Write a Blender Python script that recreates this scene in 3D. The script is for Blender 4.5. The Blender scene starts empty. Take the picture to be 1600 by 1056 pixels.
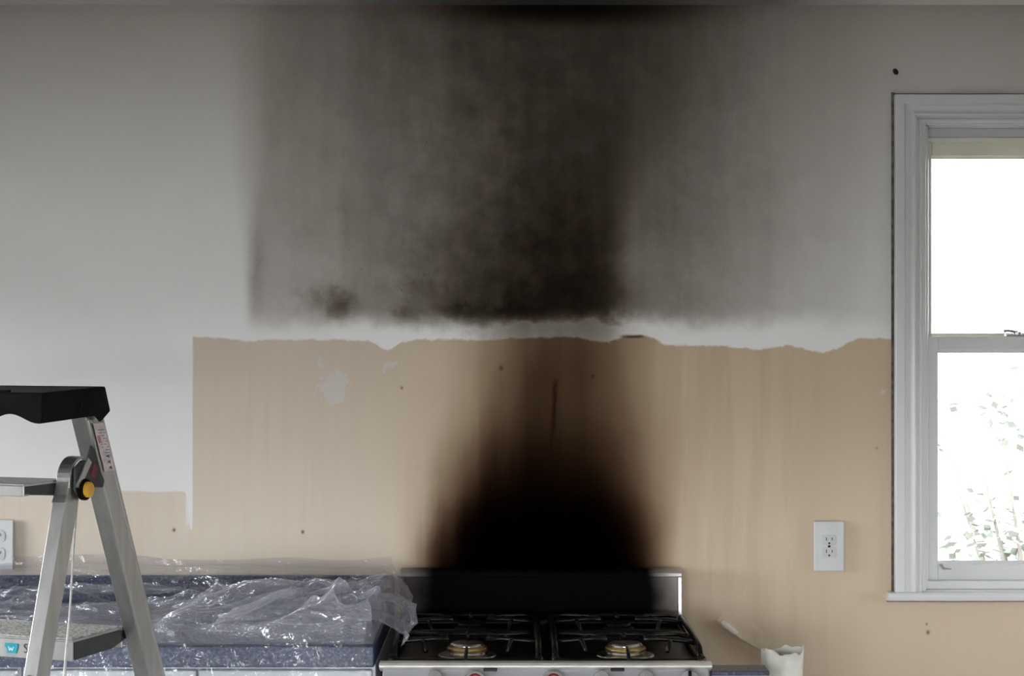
import bpy, bmesh, math, random
import numpy as np
from mathutils import Vector, Matrix

S = bpy.context.scene
COL = S.collection
R = math.radians

# ------------------------------------------------------------------ camera
cam_d = bpy.data.cameras.new('camera')
cam = bpy.data.objects.new('camera', cam_d)
COL.objects.link(cam)
cam.location = (0, -4.3, 1.54)
cam.rotation_euler = (R(90), 0, 0)
cam_d.sensor_width = 36
cam_d.lens = 36 * 3010 / 1600
cam_d.clip_start = 0.05
S.camera = cam

# ------------------------------------------------------------------ world: bright overcast sky
W = bpy.data.worlds.new('overcast_sky')
S.world = W
W.use_nodes = True
bg = W.node_tree.nodes['Background']
bg.inputs[0].default_value = (0.95, 0.965, 1.0, 1)
bg.inputs[1].default_value = 12.0

# ------------------------------------------------------------------ exposure
vs = S.view_settings
vs.view_transform = 'Standard'
vs.look = 'None'
vs.gamma = 1.0
vs.use_curve_mapping = False
vs.exposure = 0.90

# room
XL, XR, YB, ZC = -2.3, 2.5, -5.6, 2.283
# openings that let the daylight in: (x or y range, z range)
WIN_L = (-2.1, -.32, 0.86, 1.66)       # kitchen window in the left wall (y0, y1, z0, z1)
WIN_R = (-1.2, -.62, .80, 1.40)        # window in the right wall
WIN_B = (-2.0, 0.9, 0.35, 1.50)         # wide window behind the camera (x0, x1, z0, z1)
OP = (0.912, 1.752, 0.975, 2.022)      # the window in view (x0, x1, z0, z1)


def portal(loc, rot, sx, sy):
    d = bpy.data.lights.new('daylight_portal', 'AREA')
    d.shape = 'RECTANGLE'
    d.size, d.size_y = sx, sy
    d.cycles.is_portal = True
    o = bpy.data.objects.new('daylight_portal', d)
    o.location = loc
    o.rotation_euler = rot
    COL.objects.link(o)


def mid(a, b): return (a + b) / 2


portal((XL - .1, mid(*WIN_L[:2]), mid(*WIN_L[2:])), (0, R(-90), 0), WIN_L[3] - WIN_L[2], WIN_L[1] - WIN_L[0])
portal((XR + .1, mid(*WIN_R[:2]), mid(*WIN_R[2:])), (0, R(90), 0), WIN_R[3] - WIN_R[2], WIN_R[1] - WIN_R[0])
portal((mid(*WIN_B[:2]), YB - .1, mid(*WIN_B[2:])), (R(90), 0, 0), WIN_B[1] - WIN_B[0], WIN_B[3] - WIN_B[2])
portal((mid(*OP[:2]), .16, mid(*OP[2:])), (R(-90), 0, 0), OP[1] - OP[0], OP[3] - OP[2])

# ------------------------------------------------------------------ node expression helper


class E:
    """a float socket with arithmetic that lays Math nodes"""
    def __init__(s, nt, sock): s.nt, s.k = nt, sock

    def m(s, op, *a, clamp=False):
        n = s.nt.nodes.new('ShaderNodeMath')
        n.operation = op
        n.use_clamp = clamp
        for i, v in enumerate((s,) + a):
            if isinstance(v, E): s.nt.links.new(v.k, n.inputs[i])
            else: n.inputs[i].default_value = v
        return E(s.nt, n.outputs[0])

    def c(s, v):
        if isinstance(v, E): return v
        n = s.nt.nodes.new('ShaderNodeValue')
        n.outputs[0].default_value = v
        return E(s.nt, n.outputs[0])

    def __add__(s, o): return s.m('ADD', o)
    __radd__ = __add__
    def __sub__(s, o): return s.m('SUBTRACT', o)
    def __rsub__(s, o): return s.c(o).m('SUBTRACT', s)
    def __mul__(s, o): return s.m('MULTIPLY', o)
    __rmul__ = __mul__
    def __truediv__(s, o): return s.m('DIVIDE', o)
    def __pow__(s, o): return s.m('POWER', o)
    def exp(s): return s.m('EXPONENT')
    def abs(s): return s.m('ABSOLUTE')
    def min(s, o): return s.m('MINIMUM', o)
    def max(s, o): return s.m('MAXIMUM', o)

    def ss(s, a, b):                      # smoothstep from a to b
        n = s.nt.nodes.new('ShaderNodeMapRange')
        n.interpolation_type = 'SMOOTHSTEP'
        s.nt.links.new(s.k, n.inputs[0])
        for i, v in ((1, a), (2, b)):
            if isinstance(v, E): s.nt.links.new(v.k, n.inputs[i])
            else: n.inputs[i].default_value = v
        return E(s.nt, n.outputs[0])

    def curve(s, pts, smooth=True):
        x0, x1 = pts[0][0], pts[-1][0]
        y0 = min(p[1] for p in pts)
        y1 = max(p[1] for p in pts)
        n = s.nt.nodes.new('ShaderNodeFloatCurve')
        cu = n.mapping.curves[0]
        q = [((x - x0) / (x1 - x0), (y - y0) / (y1 - y0)) for x, y in pts]
        cu.points[0].location = q[0]
        cu.points[1].location = q[-1]
        for a, b in q[1:-1]: cu.points.new(a, b)
        for p in cu.points: p.handle_type = 'AUTO_CLAMPED' if smooth else 'VECTOR'
        n.mapping.update()
        t = s.m('MULTIPLY_ADD', 1 / (x1 - x0), -x0 / (x1 - x0), clamp=True)
        s.nt.links.new(t.k, n.inputs['Value'])
        return E(s.nt, n.outputs[0]).m('MULTIPLY_ADD', y1 - y0, y0)


def noise(nt, x, y, detail=3, rough=.55, z=0.0, dist=0.0):
    cb = nt.nodes.new('ShaderNodeCombineXYZ')
    nt.links.new(x.k, cb.inputs[0])
    nt.links.new(y.k, cb.inputs[1])
    cb.inputs[2].default_value = z
    n = nt.nodes.new('ShaderNodeTexNoise')
    n.inputs['Scale'].default_value = 1
    n.inputs['Detail'].default_value = detail
    n.inputs['Roughness'].default_value = rough
    n.inputs['Distortion'].default_value = dist
    nt.links.new(cb.outputs[0], n.inputs['Vector'])
    return E(nt, n.outputs[0])


def objcoords(nt):
    tc = nt.nodes.new('ShaderNodeTexCoord')
    sp = nt.nodes.new('ShaderNodeSeparateXYZ')
    nt.links.new(tc.outputs['Object'], sp.inputs[0])
    return [E(nt, sp.outputs[i]) for i in range(3)]


def mixcol(nt, f, a, b):
    n = nt.nodes.new('ShaderNodeMix')
    n.data_type = 'RGBA'
    nt.links.new(f.k, n.inputs[0])
    for i, v in ((6, a), (7, b)):
        if isinstance(v, tuple): n.inputs[i].default_value = (*v, 1)
        else: nt.links.new(v, n.inputs[i])
    return n.outputs[2]


def bump(nt, h, strength, dist):
    n = nt.nodes.new('ShaderNodeBump')
    n.inputs['Strength'].default_value = strength
    n.inputs['Distance'].default_value = dist
    nt.links.new(h.k, n.inputs['Height'])
    return n.outputs[0]


def newmat(name):
    m = bpy.data.materials.new(name)
    m.use_nodes = True
    nt = m.node_tree
    return m, nt, nt.nodes['Principled BSDF']


def mat(name, col, rough=.5, metal=0.0, nscale=0, namt=.15, bscale=0, bamt=.2, bdist=.001, coat=0.0, spec=.5, stretch=(1, 1, 1)):
    """plain procedural material: colour varied by noise, optional fine relief"""
    m, nt, b = newmat(name)
    b.inputs['Roughness'].default_value = rough
    b.inputs['Metallic'].default_value = metal
    b.inputs['Coat Weight'].default_value = coat
    b.inputs['Specular IOR Level'].default_value = spec
    x, y, z = objcoords(nt)
    if nscale:
        cb = nt.nodes.new('ShaderNodeCombineXYZ')
        for i, (a, s) in enumerate(zip((x, y, z), stretch)): nt.links.new((a * (nscale * s)).k, cb.inputs[i])
        n = nt.nodes.new('ShaderNodeTexNoise')
        n.inputs['Scale'].default_value = 1
        n.inputs['Detail'].default_value = 4
        nt.links.new(cb.outputs[0], n.inputs['Vector'])
        f = E(nt, n.outputs[0])
        lo = tuple(c * (1 - namt) for c in col)
        hi = tuple(min(1, c * (1 + namt)) for c in col)
        nt.links.new(mixcol(nt, f.ss(.3, .7), lo, hi), b.inputs['Base Color'])
    else:
        b.inputs['Base Color'].default_value = (*col, 1)
    if bscale:
        n = nt.nodes.new('ShaderNodeTexNoise')
        n.inputs['Scale'].default_value = bscale
        tc = nt.nodes.new('ShaderNodeTexCoord')
        nt.links.new(tc.outputs['Object'], n.inputs['Vector'])
        nt.links.new(bump(nt, E(nt, n.outputs[0]), bamt, bdist), b.inputs['Normal'])
    return m


# ------------------------------------------------------------------ mesh helper
class MB:
    def __init__(s): s.bm = bmesh.new()

    def poly(s, vs, faces):
        v = [s.bm.verts.new(p) for p in vs]
        for f in faces: s.bm.faces.new([v[i] for i in f])
        return v

    def box(s, x0, x1, y0, y1, z0, z1, M=None):
        vs = [Vector((x, y, z)) for x in (x0, x1) for y in (y0, y1) for z in (z0, z1)]
        if M is not None: vs = [M @ v for v in vs]
        s.poly(vs, [(0, 1, 3, 2), (4, 6, 7, 5), (0, 4, 5, 1), (2, 3, 7, 6), (0, 2, 6, 4), (1, 5, 7, 3)])
        return s

    def prism(s, a, b):
        """two matching rings of points, capped"""
        n = len(a)
        s.poly([Vector(p) for p in a] + [Vector(p) for p in b],
               [tuple(range(n))[::-1], tuple(range(n, 2 * n))] + [(i, (i + 1) % n, n + (i + 1) % n, n + i) for i in range(n)])
        return s

    def tube(s, pts, r, n=10, cap=True, closed=False):
        pts = [Vector(p) for p in pts]
        rings = []
        L = len(pts)
        prev = None
        for i, p in enumerate(pts):
            if closed: d = (pts[(i + 1) % L] - pts[i - 1]).normalized()
            else: d = (pts[min(i + 1, L - 1)] - pts[max(i - 1, 0)]).normalized()
            up = prev if prev is not None else (Vector((0, 0, 1)) if abs(d.z) < .9 else Vector((1, 0, 0)))
            a = d.cross(up).normalized()
            u = a.cross(d).normalized()
            prev = u
            rr = r[i] if isinstance(r, (list, tuple)) else r
            rings.append([s.bm.verts.new(p + rr * (math.cos(t) * a + math.sin(t) * u)) for t in [k * 2 * math.pi / n for k in range(n)]])
        for i in range(L if closed else L - 1):
            A, B = rings[i], rings[(i + 1) % L]
            for k in range(n): s.bm.faces.new((A[k], A[(k + 1) % n], B[(k + 1) % n], B[k]))
        if cap and not closed:
            s.bm.faces.new(rings[0][::-1])
            s.bm.faces.new(rings[-1])
        return s

    def lathe(s, prof, c=(0, 0, 0), n=28, M=None, jitter=None):
        rings = []
        for (r, z) in prof:
            ring = []
            for k in range(n):
                t = k * 2 * math.pi / n
                v = Vector((r * math.cos(t), r * math.sin(t), z))
                if jitter: v += jitter(k, r, z)
                if M is not None: v = M @ v
                ring.append(s.bm.verts.new(v + Vector(c)))
            rings.append(ring)
        for A, B in zip(rings, rings[1:]):
            for k in range(n): s.bm.faces.new((A[k], A[(k + 1) % n], B[(k + 1) % n], B[k]))
        if prof[0][0] > 0: s.bm.faces.new(rings[0][::-1])
        if prof[-1][0] > 0: s.bm.faces.new(rings[-1])
        return s

    def build(s, name, m, parent=None, smooth=False, bevel=0, seg=2):
        bmesh.ops.recalc_face_normals(s.bm, faces=s.bm.faces)
        me = bpy.data.meshes.new(name)
        s.bm.to_mesh(me)
        s.bm.free()
        return link(name, me, m, parent, smooth, bevel, seg)


def link(name, me, m, parent=None, smooth=False, bevel=0, seg=2):
    o = bpy.data.objects.new(name, me)
    COL.objects.link(o)
    me.materials.append(m)
    if smooth:
        for p in me.polygons: p.use_smooth = True
    if bevel:
        b = o.modifiers.new('bevel', 'BEVEL')
        b.width = bevel
        b.segments = seg
        b.limit_method = 'ANGLE'
        b.angle_limit = R(35)
    if parent is not None: adopt(o, parent)
    return o


def wloc(o):
    v = Vector((0, 0, 0))
    while o is not None:
        v = v + o.location
        if o.parent is not None: v = v + o.matrix_parent_inverse.translation
        o = o.parent
    return v


def adopt(o, parent):
    o.parent = parent
    o.matrix_parent_inverse = Matrix.Translation(-wloc(parent))


def thing(name, label, cat, loc, group=None):
    o = bpy.data.objects.new(name, None)
    o.empty_display_size = .05
    o.location = loc
    COL.objects.link(o)
    return tag(o, label, cat, group)


def tag(o, label, cat, group=None):
    o['label'] = label
    o['category'] = cat
    if group: o['group'] = group
    return o


def struct(o, label=None, cat=None):
    o['kind'] = 'structure'
    if label: o['label'] = label
    if cat: o['category'] = cat
    return o


# ------------------------------------------------------------------ materials of the setting
def sooted_wall():
    m, nt, b = newmat('sooted_wall_paint')
    X, Y, Z = objcoords(nt)
    U = X.m('MULTIPLY_ADD', 700.0, 800.0)                 # wall coordinates, 1/700 m per unit
    V = (1.54 - Z).m('MULTIPLY_ADD', 700.0, 528.0)
    n_big = noise(nt, U * .006, V * .006, 3, z=3.1)
    n_mid = noise(nt, U * .022, V * .020, 4, .6, z=7.7)
    n_fine = noise(nt, U * .09, V * .09, 3, .6, z=1.3)
    streak = noise(nt, U * .030, V * .0022, 3, .6, z=5.0)
    streak2 = noise(nt, U * .075, V * .0035, 2, .5, z=9.0)

    n_rag = noise(nt, U * .05, V * .05, 4, .65, z=15.0)
    n_rag2 = noise(nt, U * .05, V * .05, 4, .65, z=25.0)
    # --- where the beige paint ends
    bnd = U.curve([(300, 527), (345, 527), (368, 530), (395, 534), (420, 531), (500, 531), (575, 531), (588, 538), (604, 548), (616, 546),
                   (626, 534), (680, 530), (760, 529), (890, 527), (925, 533), (952, 534), (972, 528), (1002, 526), (1022, 529), (1040, 538),
                   (1090, 540), (1140, 541), (1190, 546), (1228, 539), (1262, 545), (1285, 550), (1306, 546), (1328, 533), (1352, 527), (1400, 529)], False)
    left = (U + (n_mid - .5) * 3).ss(302.5, 299.5)
    stepv = U.curve([(-200, 764), (200, 766), (250, 769), (289, 768), (293, 776), (296, 826), (303, 828)], False)
    low_l = V + (n_mid - .5) * 6 - stepv
    low_r = V + (n_mid - .5) * 9 + (n_rag - .5) * 9 + (n_fine - .5) * 5 - bnd
    beige = low_l.ss(-2, 2) * left + low_r.ss(-1.6, 1.6) * (1 - left)
    strip = ((U - 296.0).abs().ss(7, 4)) * V.ss(832, 800) * V.ss(500, 540)
    beige = beige * (1 - strip * .85)

    # --- bare patches where the beige paint came off
    def blob(cx, cy, rx, ry, warp=26):
        dx = (U + (n_rag - .5) * warp * 2.2 + (n_fine - .5) * 8 - cx) / rx
        dy = (V + (n_rag2 - .5) * warp * 2.2 + (n_fine - .5) * 8 - cy) / ry
        return (dx * dx + dy * dy).ss(1.08, .92)
    patch = blob(521, 604, 24, 23).max(blob(501, 568, 5, 10, 12)).max(blob(612, 567, 11, 4, 12)).max(blob(601, 574, 5, 9, 14)).max(blob(1381, 612, 4, 5, 6))
    beige = beige * (1 - patch)

    white = mixcol(nt, n_big.ss(.3, .7), (.71, .695, .69), (.75, .735, .73))
    bg1 = mixcol(nt, U.ss(350, 900), (.66, .57, .485), (.62, .495, .362))
    bgv = mixcol(nt, streak2.ss(.40, .75) * .22 + (n_big - .5).max(0.0) * .5, bg1, (.57, .465, .35))
    base = mixcol(nt, beige, white, bgv)
    base = mixcol(nt, patch, base, (.66, .61, .58))

    # --- soot above the strip
    wv = V + (n_mid - .5) * 40 + (n_rag2 - .5) * 10
    du = U + (n_mid - .5) * 62 + (n_rag - .5) * 16 + (n_big - .5) * 60 - V.curve([(0, 885), (150, 895), (300, 878), (528, 868)])
    dl = (0.0 - du).max(0.0) / V.curve([(0, 190), (150, 165), (300, 130), (400, 165), (528, 165)])
    dr = du.max(0.0) / V.curve([(0, 190), (120, 150), (260, 104), (400, 100), (528, 96)])
    D = V.curve([(0, 1.0), (90, .85), (190, 1.15), (300, 1.5), (400, 2.1), (470, 2.5), (500, 2.5), (530, 2.1)])
    plume = D * ((dl ** 1.9) * -1.0 - (dr ** V.curve([(0, 2.0), (200, 2.6), (330, 5.0), (528, 6.0)])) * 1.0).exp()
    plume = plume * (.46 + n_mid * .55 + n_rag2 * .35 + streak * V.curve([(0, .05), (200, .12), (528, .3)]) + n_big * .15)
    H = U.curve([(300, 0), (430, .52), (520, .66), (600, .90), (680, .98), (760, 1.15), (860, 1.1), (970, 1.22), (1040, 1.18), (1100, .95), (1180, .62),
                 (1260, .38), (1330, .25), (1385, .12), (1440, .06)])
    eh = V.curve([(0, 75), (200, 45), (400, 14), (528, 9)])
    edge = (U + (streak - .5) * 14 - 388.0)
    edge = (edge / eh).ss(-1, 1)
    hv = V.curve([(0, .75), (120, .95), (300, 1.0), (420, .85), (500, .8), (528, .7)])
    haze = H * edge * hv * (.42 + streak * .45 + n_mid * .55 + n_rag * .35 + n_big * .1)

    def spot(cx, cy, rx, ry, a, warp=24):
        dx = (U + (n_rag - .5) * warp * 1.6 + (n_mid - .5) * warp - cx) / rx
        dy = (V + (n_rag2 - .5) * warp * 1.6 + (n_fine - .5) * 10 - cy) / ry
        return ((dx * dx + dy * dy) * -1.0).exp() * a * (.6 + n_rag2 * .8)
    spots = (spot(532, 480, 25, 25, 1.2) + spot(500, 465, 30, 18, .45) + spot(630, 490, 17, 15, .75) + spot(722, 489, 24, 13, 1.1)
             + spot(660, 448, 34, 18, .35, 40) + spot(402, 425, 12, 75, .34, 10) + spot(480, 362, 22, 14, .16) + spot(985, 462, 24, 28, .45)
             + spot(800, 490, 45, 14, .9) + spot(540, 345, 9, 60, .18, 8) + spot(1205, 330, 14, 130, .08, 8) + spot(690, 470, 40, 22, .3, 40))
    cut = (wv + (n_big - .5) * 24).ss(522, 480)
    keep = ((U - 868.0 + (n_rag - .5) * 60).abs().ss(185, 60)) * .37
    cut = cut.max(keep)
    film = V.curve([(-60, 1.1), (0, .95), (40, .72), (120, .50), (230, .27), (380, .08), (528, 0.0)]) * (.8 + n_big * .4)
    dc = (U - 880.0) / 175.0
    topband = ((dc * dc) * -1.0).exp() * V.ss(52, 2) * 2.6
    up = (plume + haze + spots) * cut + film + topband
    speck_n = noise(nt, U * .16, V * .16, 1, .5, z=11.0)
    speck = speck_n.ss(.735, .80) * U.ss(420, 600) * U.ss(1150, 900) * V.ss(80, 160) * V.ss(500, 470)
    up = up + speck * .5

    # --- soot below it, rising from the range
    c2 = V.curve([(528, 884), (600, 872), (700, 858), (800, 848), (900, 844)])
    d2 = U + (n_big - .5) * 30 + (streak - .5) * 16 - c2
    al = V.curve([(528, 112), (580, 118), (640, 132), (700, 156), (760, 174), (820, 184), (890, 192), (960, 198)])
    ar = V.curve([(528, 97), (580, 109), (640, 136), (700, 164), (760, 180), (820, 190), (890, 197), (960, 200)])
    x2 = (0.0 - d2).max(0.0) / al + d2.max(0.0) / ar
    D2 = V.curve([(528, 1.85), (570, 2.15), (640, 2.45), (700, 3.5), (760, 5.2), (820, 7.5), (900, 9.0)])
    p2 = V.curve([(528, 2.2), (640, 2.3), (720, 2.6), (800, 3.5), (850, 4.6), (900, 5.2)])
    dn = D2 * ((x2 ** p2) * V.curve([(528, -1.05), (640, -1.4), (760, -2.1), (900, -2.6)])).exp()
    vline = ((U - (868.0 - (V - 600.0) * .06) + (n_rag - .5) * 10) / 3.5)
    vline = ((vline * vline) * -1.0).exp() * V.ss(588, 602) * V.ss(720, 640) * .9
    sides = ((U - 1130.0).abs().ss(240, 60)) * .10 * streak.ss(.4, .65)
    dn = dn * (.8 + streak * .4) + vline + sides
    # scattered fly specks and nail pricks on the lower wall
    for sx, sy, r_, a_ in ((272, 828, 2.2, 1.4), (473, 831, 2.0, 1.5), (1450, 988, 2.5, 1.2), (1448, 975, 1.6, .9), (783, 575, 3, .8), (926, 588, 2.5, .7),
                           (628, 606, 2, .9), (592, 450, 3, 1.2), (586, 443, 2.2, 1.2), (336, 264, 2, 1.0), (1166, 464, 3, .9), (1106, 395, 2, .5), (1370, 700, 2, .4)):
        e1, e2 = (U - float(sx)) / r_, (V - float(sy)) / (r_ * 1.2)
        dn = dn + ((e1 * e1 + e2 * e2) * -1.0).exp() * a_
    # painted shadow and brown soot along the torn paper right of the range
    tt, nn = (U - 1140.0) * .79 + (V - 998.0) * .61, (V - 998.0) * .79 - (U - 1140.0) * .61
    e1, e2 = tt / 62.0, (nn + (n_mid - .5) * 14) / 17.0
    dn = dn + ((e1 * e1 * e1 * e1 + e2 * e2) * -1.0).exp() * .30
    dn = dn + V.curve([(528, .20), (640, .15), (760, .04), (830, 0.0)]) * (.8 + n_big * .4) * U.ss(300, 304)  # beige darkened just below the strip, easing off downwards
    islow = low_r.ss(-3, 3)
    up = up * (1 - islow)
    dn = dn * islow.max(U.ss(303, 299)) + speck * 0

    # narrow dark slot in the ridge
    e1, e2 = (U - 988.0) / 17.0, (V - 525.5) / 2.2
    slot = ((e1 * e1 * e1 * e1 + e2 * e2) * -1.0).exp() * 1.6
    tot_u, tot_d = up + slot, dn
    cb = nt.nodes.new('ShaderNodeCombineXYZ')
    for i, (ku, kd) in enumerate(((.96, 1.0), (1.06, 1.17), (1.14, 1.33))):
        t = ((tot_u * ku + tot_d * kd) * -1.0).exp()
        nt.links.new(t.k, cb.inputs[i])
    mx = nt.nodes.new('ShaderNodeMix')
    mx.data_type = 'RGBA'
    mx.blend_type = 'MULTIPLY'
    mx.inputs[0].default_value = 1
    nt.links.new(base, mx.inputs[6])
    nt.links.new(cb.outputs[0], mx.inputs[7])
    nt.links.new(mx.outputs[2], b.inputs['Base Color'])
    b.inputs['Roughness'].default_value = .62
    sp = ((tot_u + tot_d) * -.8).exp() * .4
    nt.links.new(sp.k, b.inputs['Specular IOR Level'])
    # relief: paint edges stand proud, a ridge along the strip, roller texture
    ridge = ((V - 523.0) / 3.0)
    ridge = ((ridge * ridge) * -1.0).exp() * U.ss(600, 660) * U.ss(1030, 990) * .4
    h = (1 - beige) * .5 + ridge * 1.1 + n_fine * .12 + n_mid * .25 - slot * .5
    nt.links.new(bump(nt, h, .55, .0016), b.inputs['Normal'])
    return m


def sooted_ceiling():
    m, nt, b = newmat('sooted_ceiling_paint')
    X, Y, Z = objcoords(nt)
    n1 = noise(nt, X * 4, Y * 4, 4)
    dx, dy = (X + (n1 - .5) * .3 - .1) / .42, Y / .9
    d = ((dx * dx + dy * dy) * -1.0).exp() * 3.2 + (Y + 1.6).ss(-.8, 1.8) * .35 * X.ss(1.2, .2) + .12
    t = (d * -1.0).exp()
    nt.links.new(mixcol(nt, t, (.004, .0035, .003), (.74, .735, .71)), b.inputs['Base Color'])
    b.inputs['Roughness'].default_value = .7
    nt.links.new(bump(nt, n1, .2, .002), b.inputs['Normal'])
    return m


M_WALL = sooted_wall()
M_CEIL = sooted_ceiling()
M_PLAIN = mat('room_wall_paint', (.44, .43, .41), .6, nscale=2, namt=.05)
M_FLOOR = mat('worn_vinyl_floor', (.42, .40, .38), .45, nscale=6, namt=.2, bscale=40)
M_TRIM = mat('white_gloss_trim_paint', (.70, .70, .71), .3, nscale=5, namt=.04, bscale=60, bamt=.05)


def top_dark_trim():
    m, nt, b = newmat('white_trim_darker_upwards')
    X, Y, Z = objcoords(nt)
    n = noise(nt, X * 5 + Y * 40, Z * 3, 3)
    film = (Z + (n - .5) * .1).ss(1.25, 2.1) * .42  # trim colour gets darker towards the window head
    t = (film * -1.0).exp()
    nt.links.new(mixcol(nt, t, (.04, .037, .033), (.70, .70, .71)), b.inputs['Base Color'])
    b.inputs['Roughness'].default_value = .32
    nt.links.new(bump(nt, n, .05, .001), b.inputs['Normal'])
    return m


M_TRIMS = top_dark_trim()
M_SASHC = mat('cream_sash_paint', (.62, .60, .50), .35, nscale=8, namt=.06)
M_DARKLINE = mat('dark_line_brown', (.10, .085, .07), .8, nscale=60, namt=.5)  # dark brown for the thin strips at casing and stool


def glass():
    m = bpy.data.materials.new('window_glass')
    m.use_nodes = True
    nt = m.node_tree
    nt.nodes.clear()
    o = nt.nodes.new('ShaderNodeOutputMaterial')
    mx = nt.nodes.new('ShaderNodeMixShader')
    tr = nt.nodes.new('ShaderNodeBsdfTransparent')
    tr.inputs[0].default_value = (.95, .96, .95, 1)
    gl = nt.nodes.new('ShaderNodeBsdfGlossy')
    gl.inputs['Roughness'].default_value = .02
    fr = nt.nodes.new('ShaderNodeFresnel')
    fr.inputs[0].default_value = 1.5
    nt.links.new(fr.outputs[0], mx.inputs[0])
    nt.links.new(tr.outputs[0], mx.inputs[1])
    nt.links.new(gl.outputs[0], mx.inputs[2])
    nt.links.new(mx.outputs[0], o.inputs[0])
    return m


M_GLASS = glass()


# ------------------------------------------------------------------ room shell
def wall_y(name, y0, y1, x0, x1, holes, m):
    """wall parallel to the x axis with rectangular holes, one mesh"""
    xs = sorted({x0, x1, *[h[0] for h in holes], *[h[1] for h in holes]})
    zs = sorted({0, ZC, *[h[2] for h in holes], *[h[3] for h in holes]})
    return grid_wall(name, xs, zs, holes, lambda a, z, t: (a, (y0, y1)[t], z), m)


def wall_x(name, x0, x1, y0, y1, holes, m):
    ys = sorted({y0, y1, *[h[0] for h in holes], *[h[1] for h in holes]})
    zs = sorted({0, ZC, *[h[2] for h in holes], *[h[3] for h in holes]})
    return grid_wall(name, ys, zs, holes, lambda a, z, t: ((x0, x1)[t], a, z), m)


def grid_wall(name, A, Zs, holes, P, m):
    bm = bmesh.new()
    vd = {}

    def v(i, j, t):
        if (i, j, t) not in vd: vd[i, j, t] = bm.verts.new(P(A[i], Zs[j], t))
        return vd[i, j, t]
    solid = set()
    for i in range(len(A) - 1):
        for j in range(len(Zs) - 1):
            ca, cz = (A[i] + A[i + 1]) / 2, (Zs[j] + Zs[j + 1]) / 2
            if not any(h[0] < ca < h[1] and h[2] < cz < h[3] for h in holes): solid.add((i, j))
    for (i, j) in solid:
        for t in (0, 1): bm.faces.new((v(i, j, t), v(i + 1, j, t), v(i + 1, j + 1, t), v(i, j + 1, t)))
        for (di, dj, e) in ((-1, 0, ((i, j), (i, j + 1))), (1, 0, ((i + 1, j), (i + 1, j + 1))), (0, -1, ((i, j), (i + 1, j))), (0, 1, ((i, j + 1), (i + 1, j + 1)))):
            if (i + di, j + dj) not in solid:
                (a, b_), (c, d) = e
                bm.faces.new((v(a, b_, 0), v(c, d, 0), v(c, d, 1), v(a, b_, 1)))
    bmesh.ops.recalc_face_normals(bm, faces=bm.faces)
    me = bpy.data.meshes.new(name)
    bm.to_mesh(me)
    bm.free()
    return struct(link(name, me, m))


wall_y('wall_back', 0.0, .14, XL, XR, [OP], M_WALL)
wall_x('wall_left', XL - .14, XL, YB, 0, [WIN_L], M_PLAIN)
wall_x('wall_right', XR, XR + .14, YB, 0, [WIN_R], M_PLAIN)
wall_y('wall_front', YB - .14, YB, XL, XR, [WIN_B], M_PLAIN)
struct(MB().box(XL - .14, XR + .14, YB - .14, .14, -.1, 0).build('floor', M_FLOOR))
struct(MB().box(XL - .14, XR + .14, YB - .14, .14, ZC, ZC + .1).build('ceiling', M_CEIL))


def simple_window(name, axis, c, a0, a1, z0, z1, label, bars):
    """frame, mullions and panes for the openings that light the room"""
    root = bpy.data.objects.new(name, None)
    COL.objects.link(root)
    root.location = (c, mid(a0, a1), z0) if axis == 'x' else (mid(a0, a1), c, z0)
    struct(root, label, 'window')

    def bx(mb, p0, p1, q0, q1, t):
        if axis == 'x': mb.box(c - t, c + t, p0, p1, q0, q1)
        else: mb.box(p0, p1, c - t, c + t, q0, q1)
    w = .05
    f = MB()
    bx(f, a0, a0 + w, z0, z1, .03)
    bx(f, a1 - w, a1, z0, z1, .03)
    bx(f, a0 + w, a1 - w, z0, z0 + w, .03)
    bx(f, a0 + w, a1 - w, z1 - w, z1, .03)
    f.build('window_frame', M_TRIM, root, bevel=.004)
    ed = [a0 + w + (a1 - a0 - 2 * w) * k / bars for k in range(bars + 1)]
    for k in range(bars):
        g = MB()
        bx(g, ed[k], ed[k + 1], z0 + w, z1 - w, .003)
        g.build('pane', M_GLASS, root)
        if k:
            g = MB()
            bx(g, ed[k] - .02, ed[k] + .02, z0 + w, z1 - w, .025)
            g.build('mullion', M_TRIM, root, bevel=.003)


simple_window('window_4', 'x', XL - .07, *WIN_L, 'white framed window in the left wall', 2)
simple_window('window_2', 'x', XR + .07, *WIN_R, 'white framed window in the right wall', 2)
simple_window('window_3', 'y', YB - .07, *WIN_B, 'wide white framed window in the wall facing the range', 3)


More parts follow.
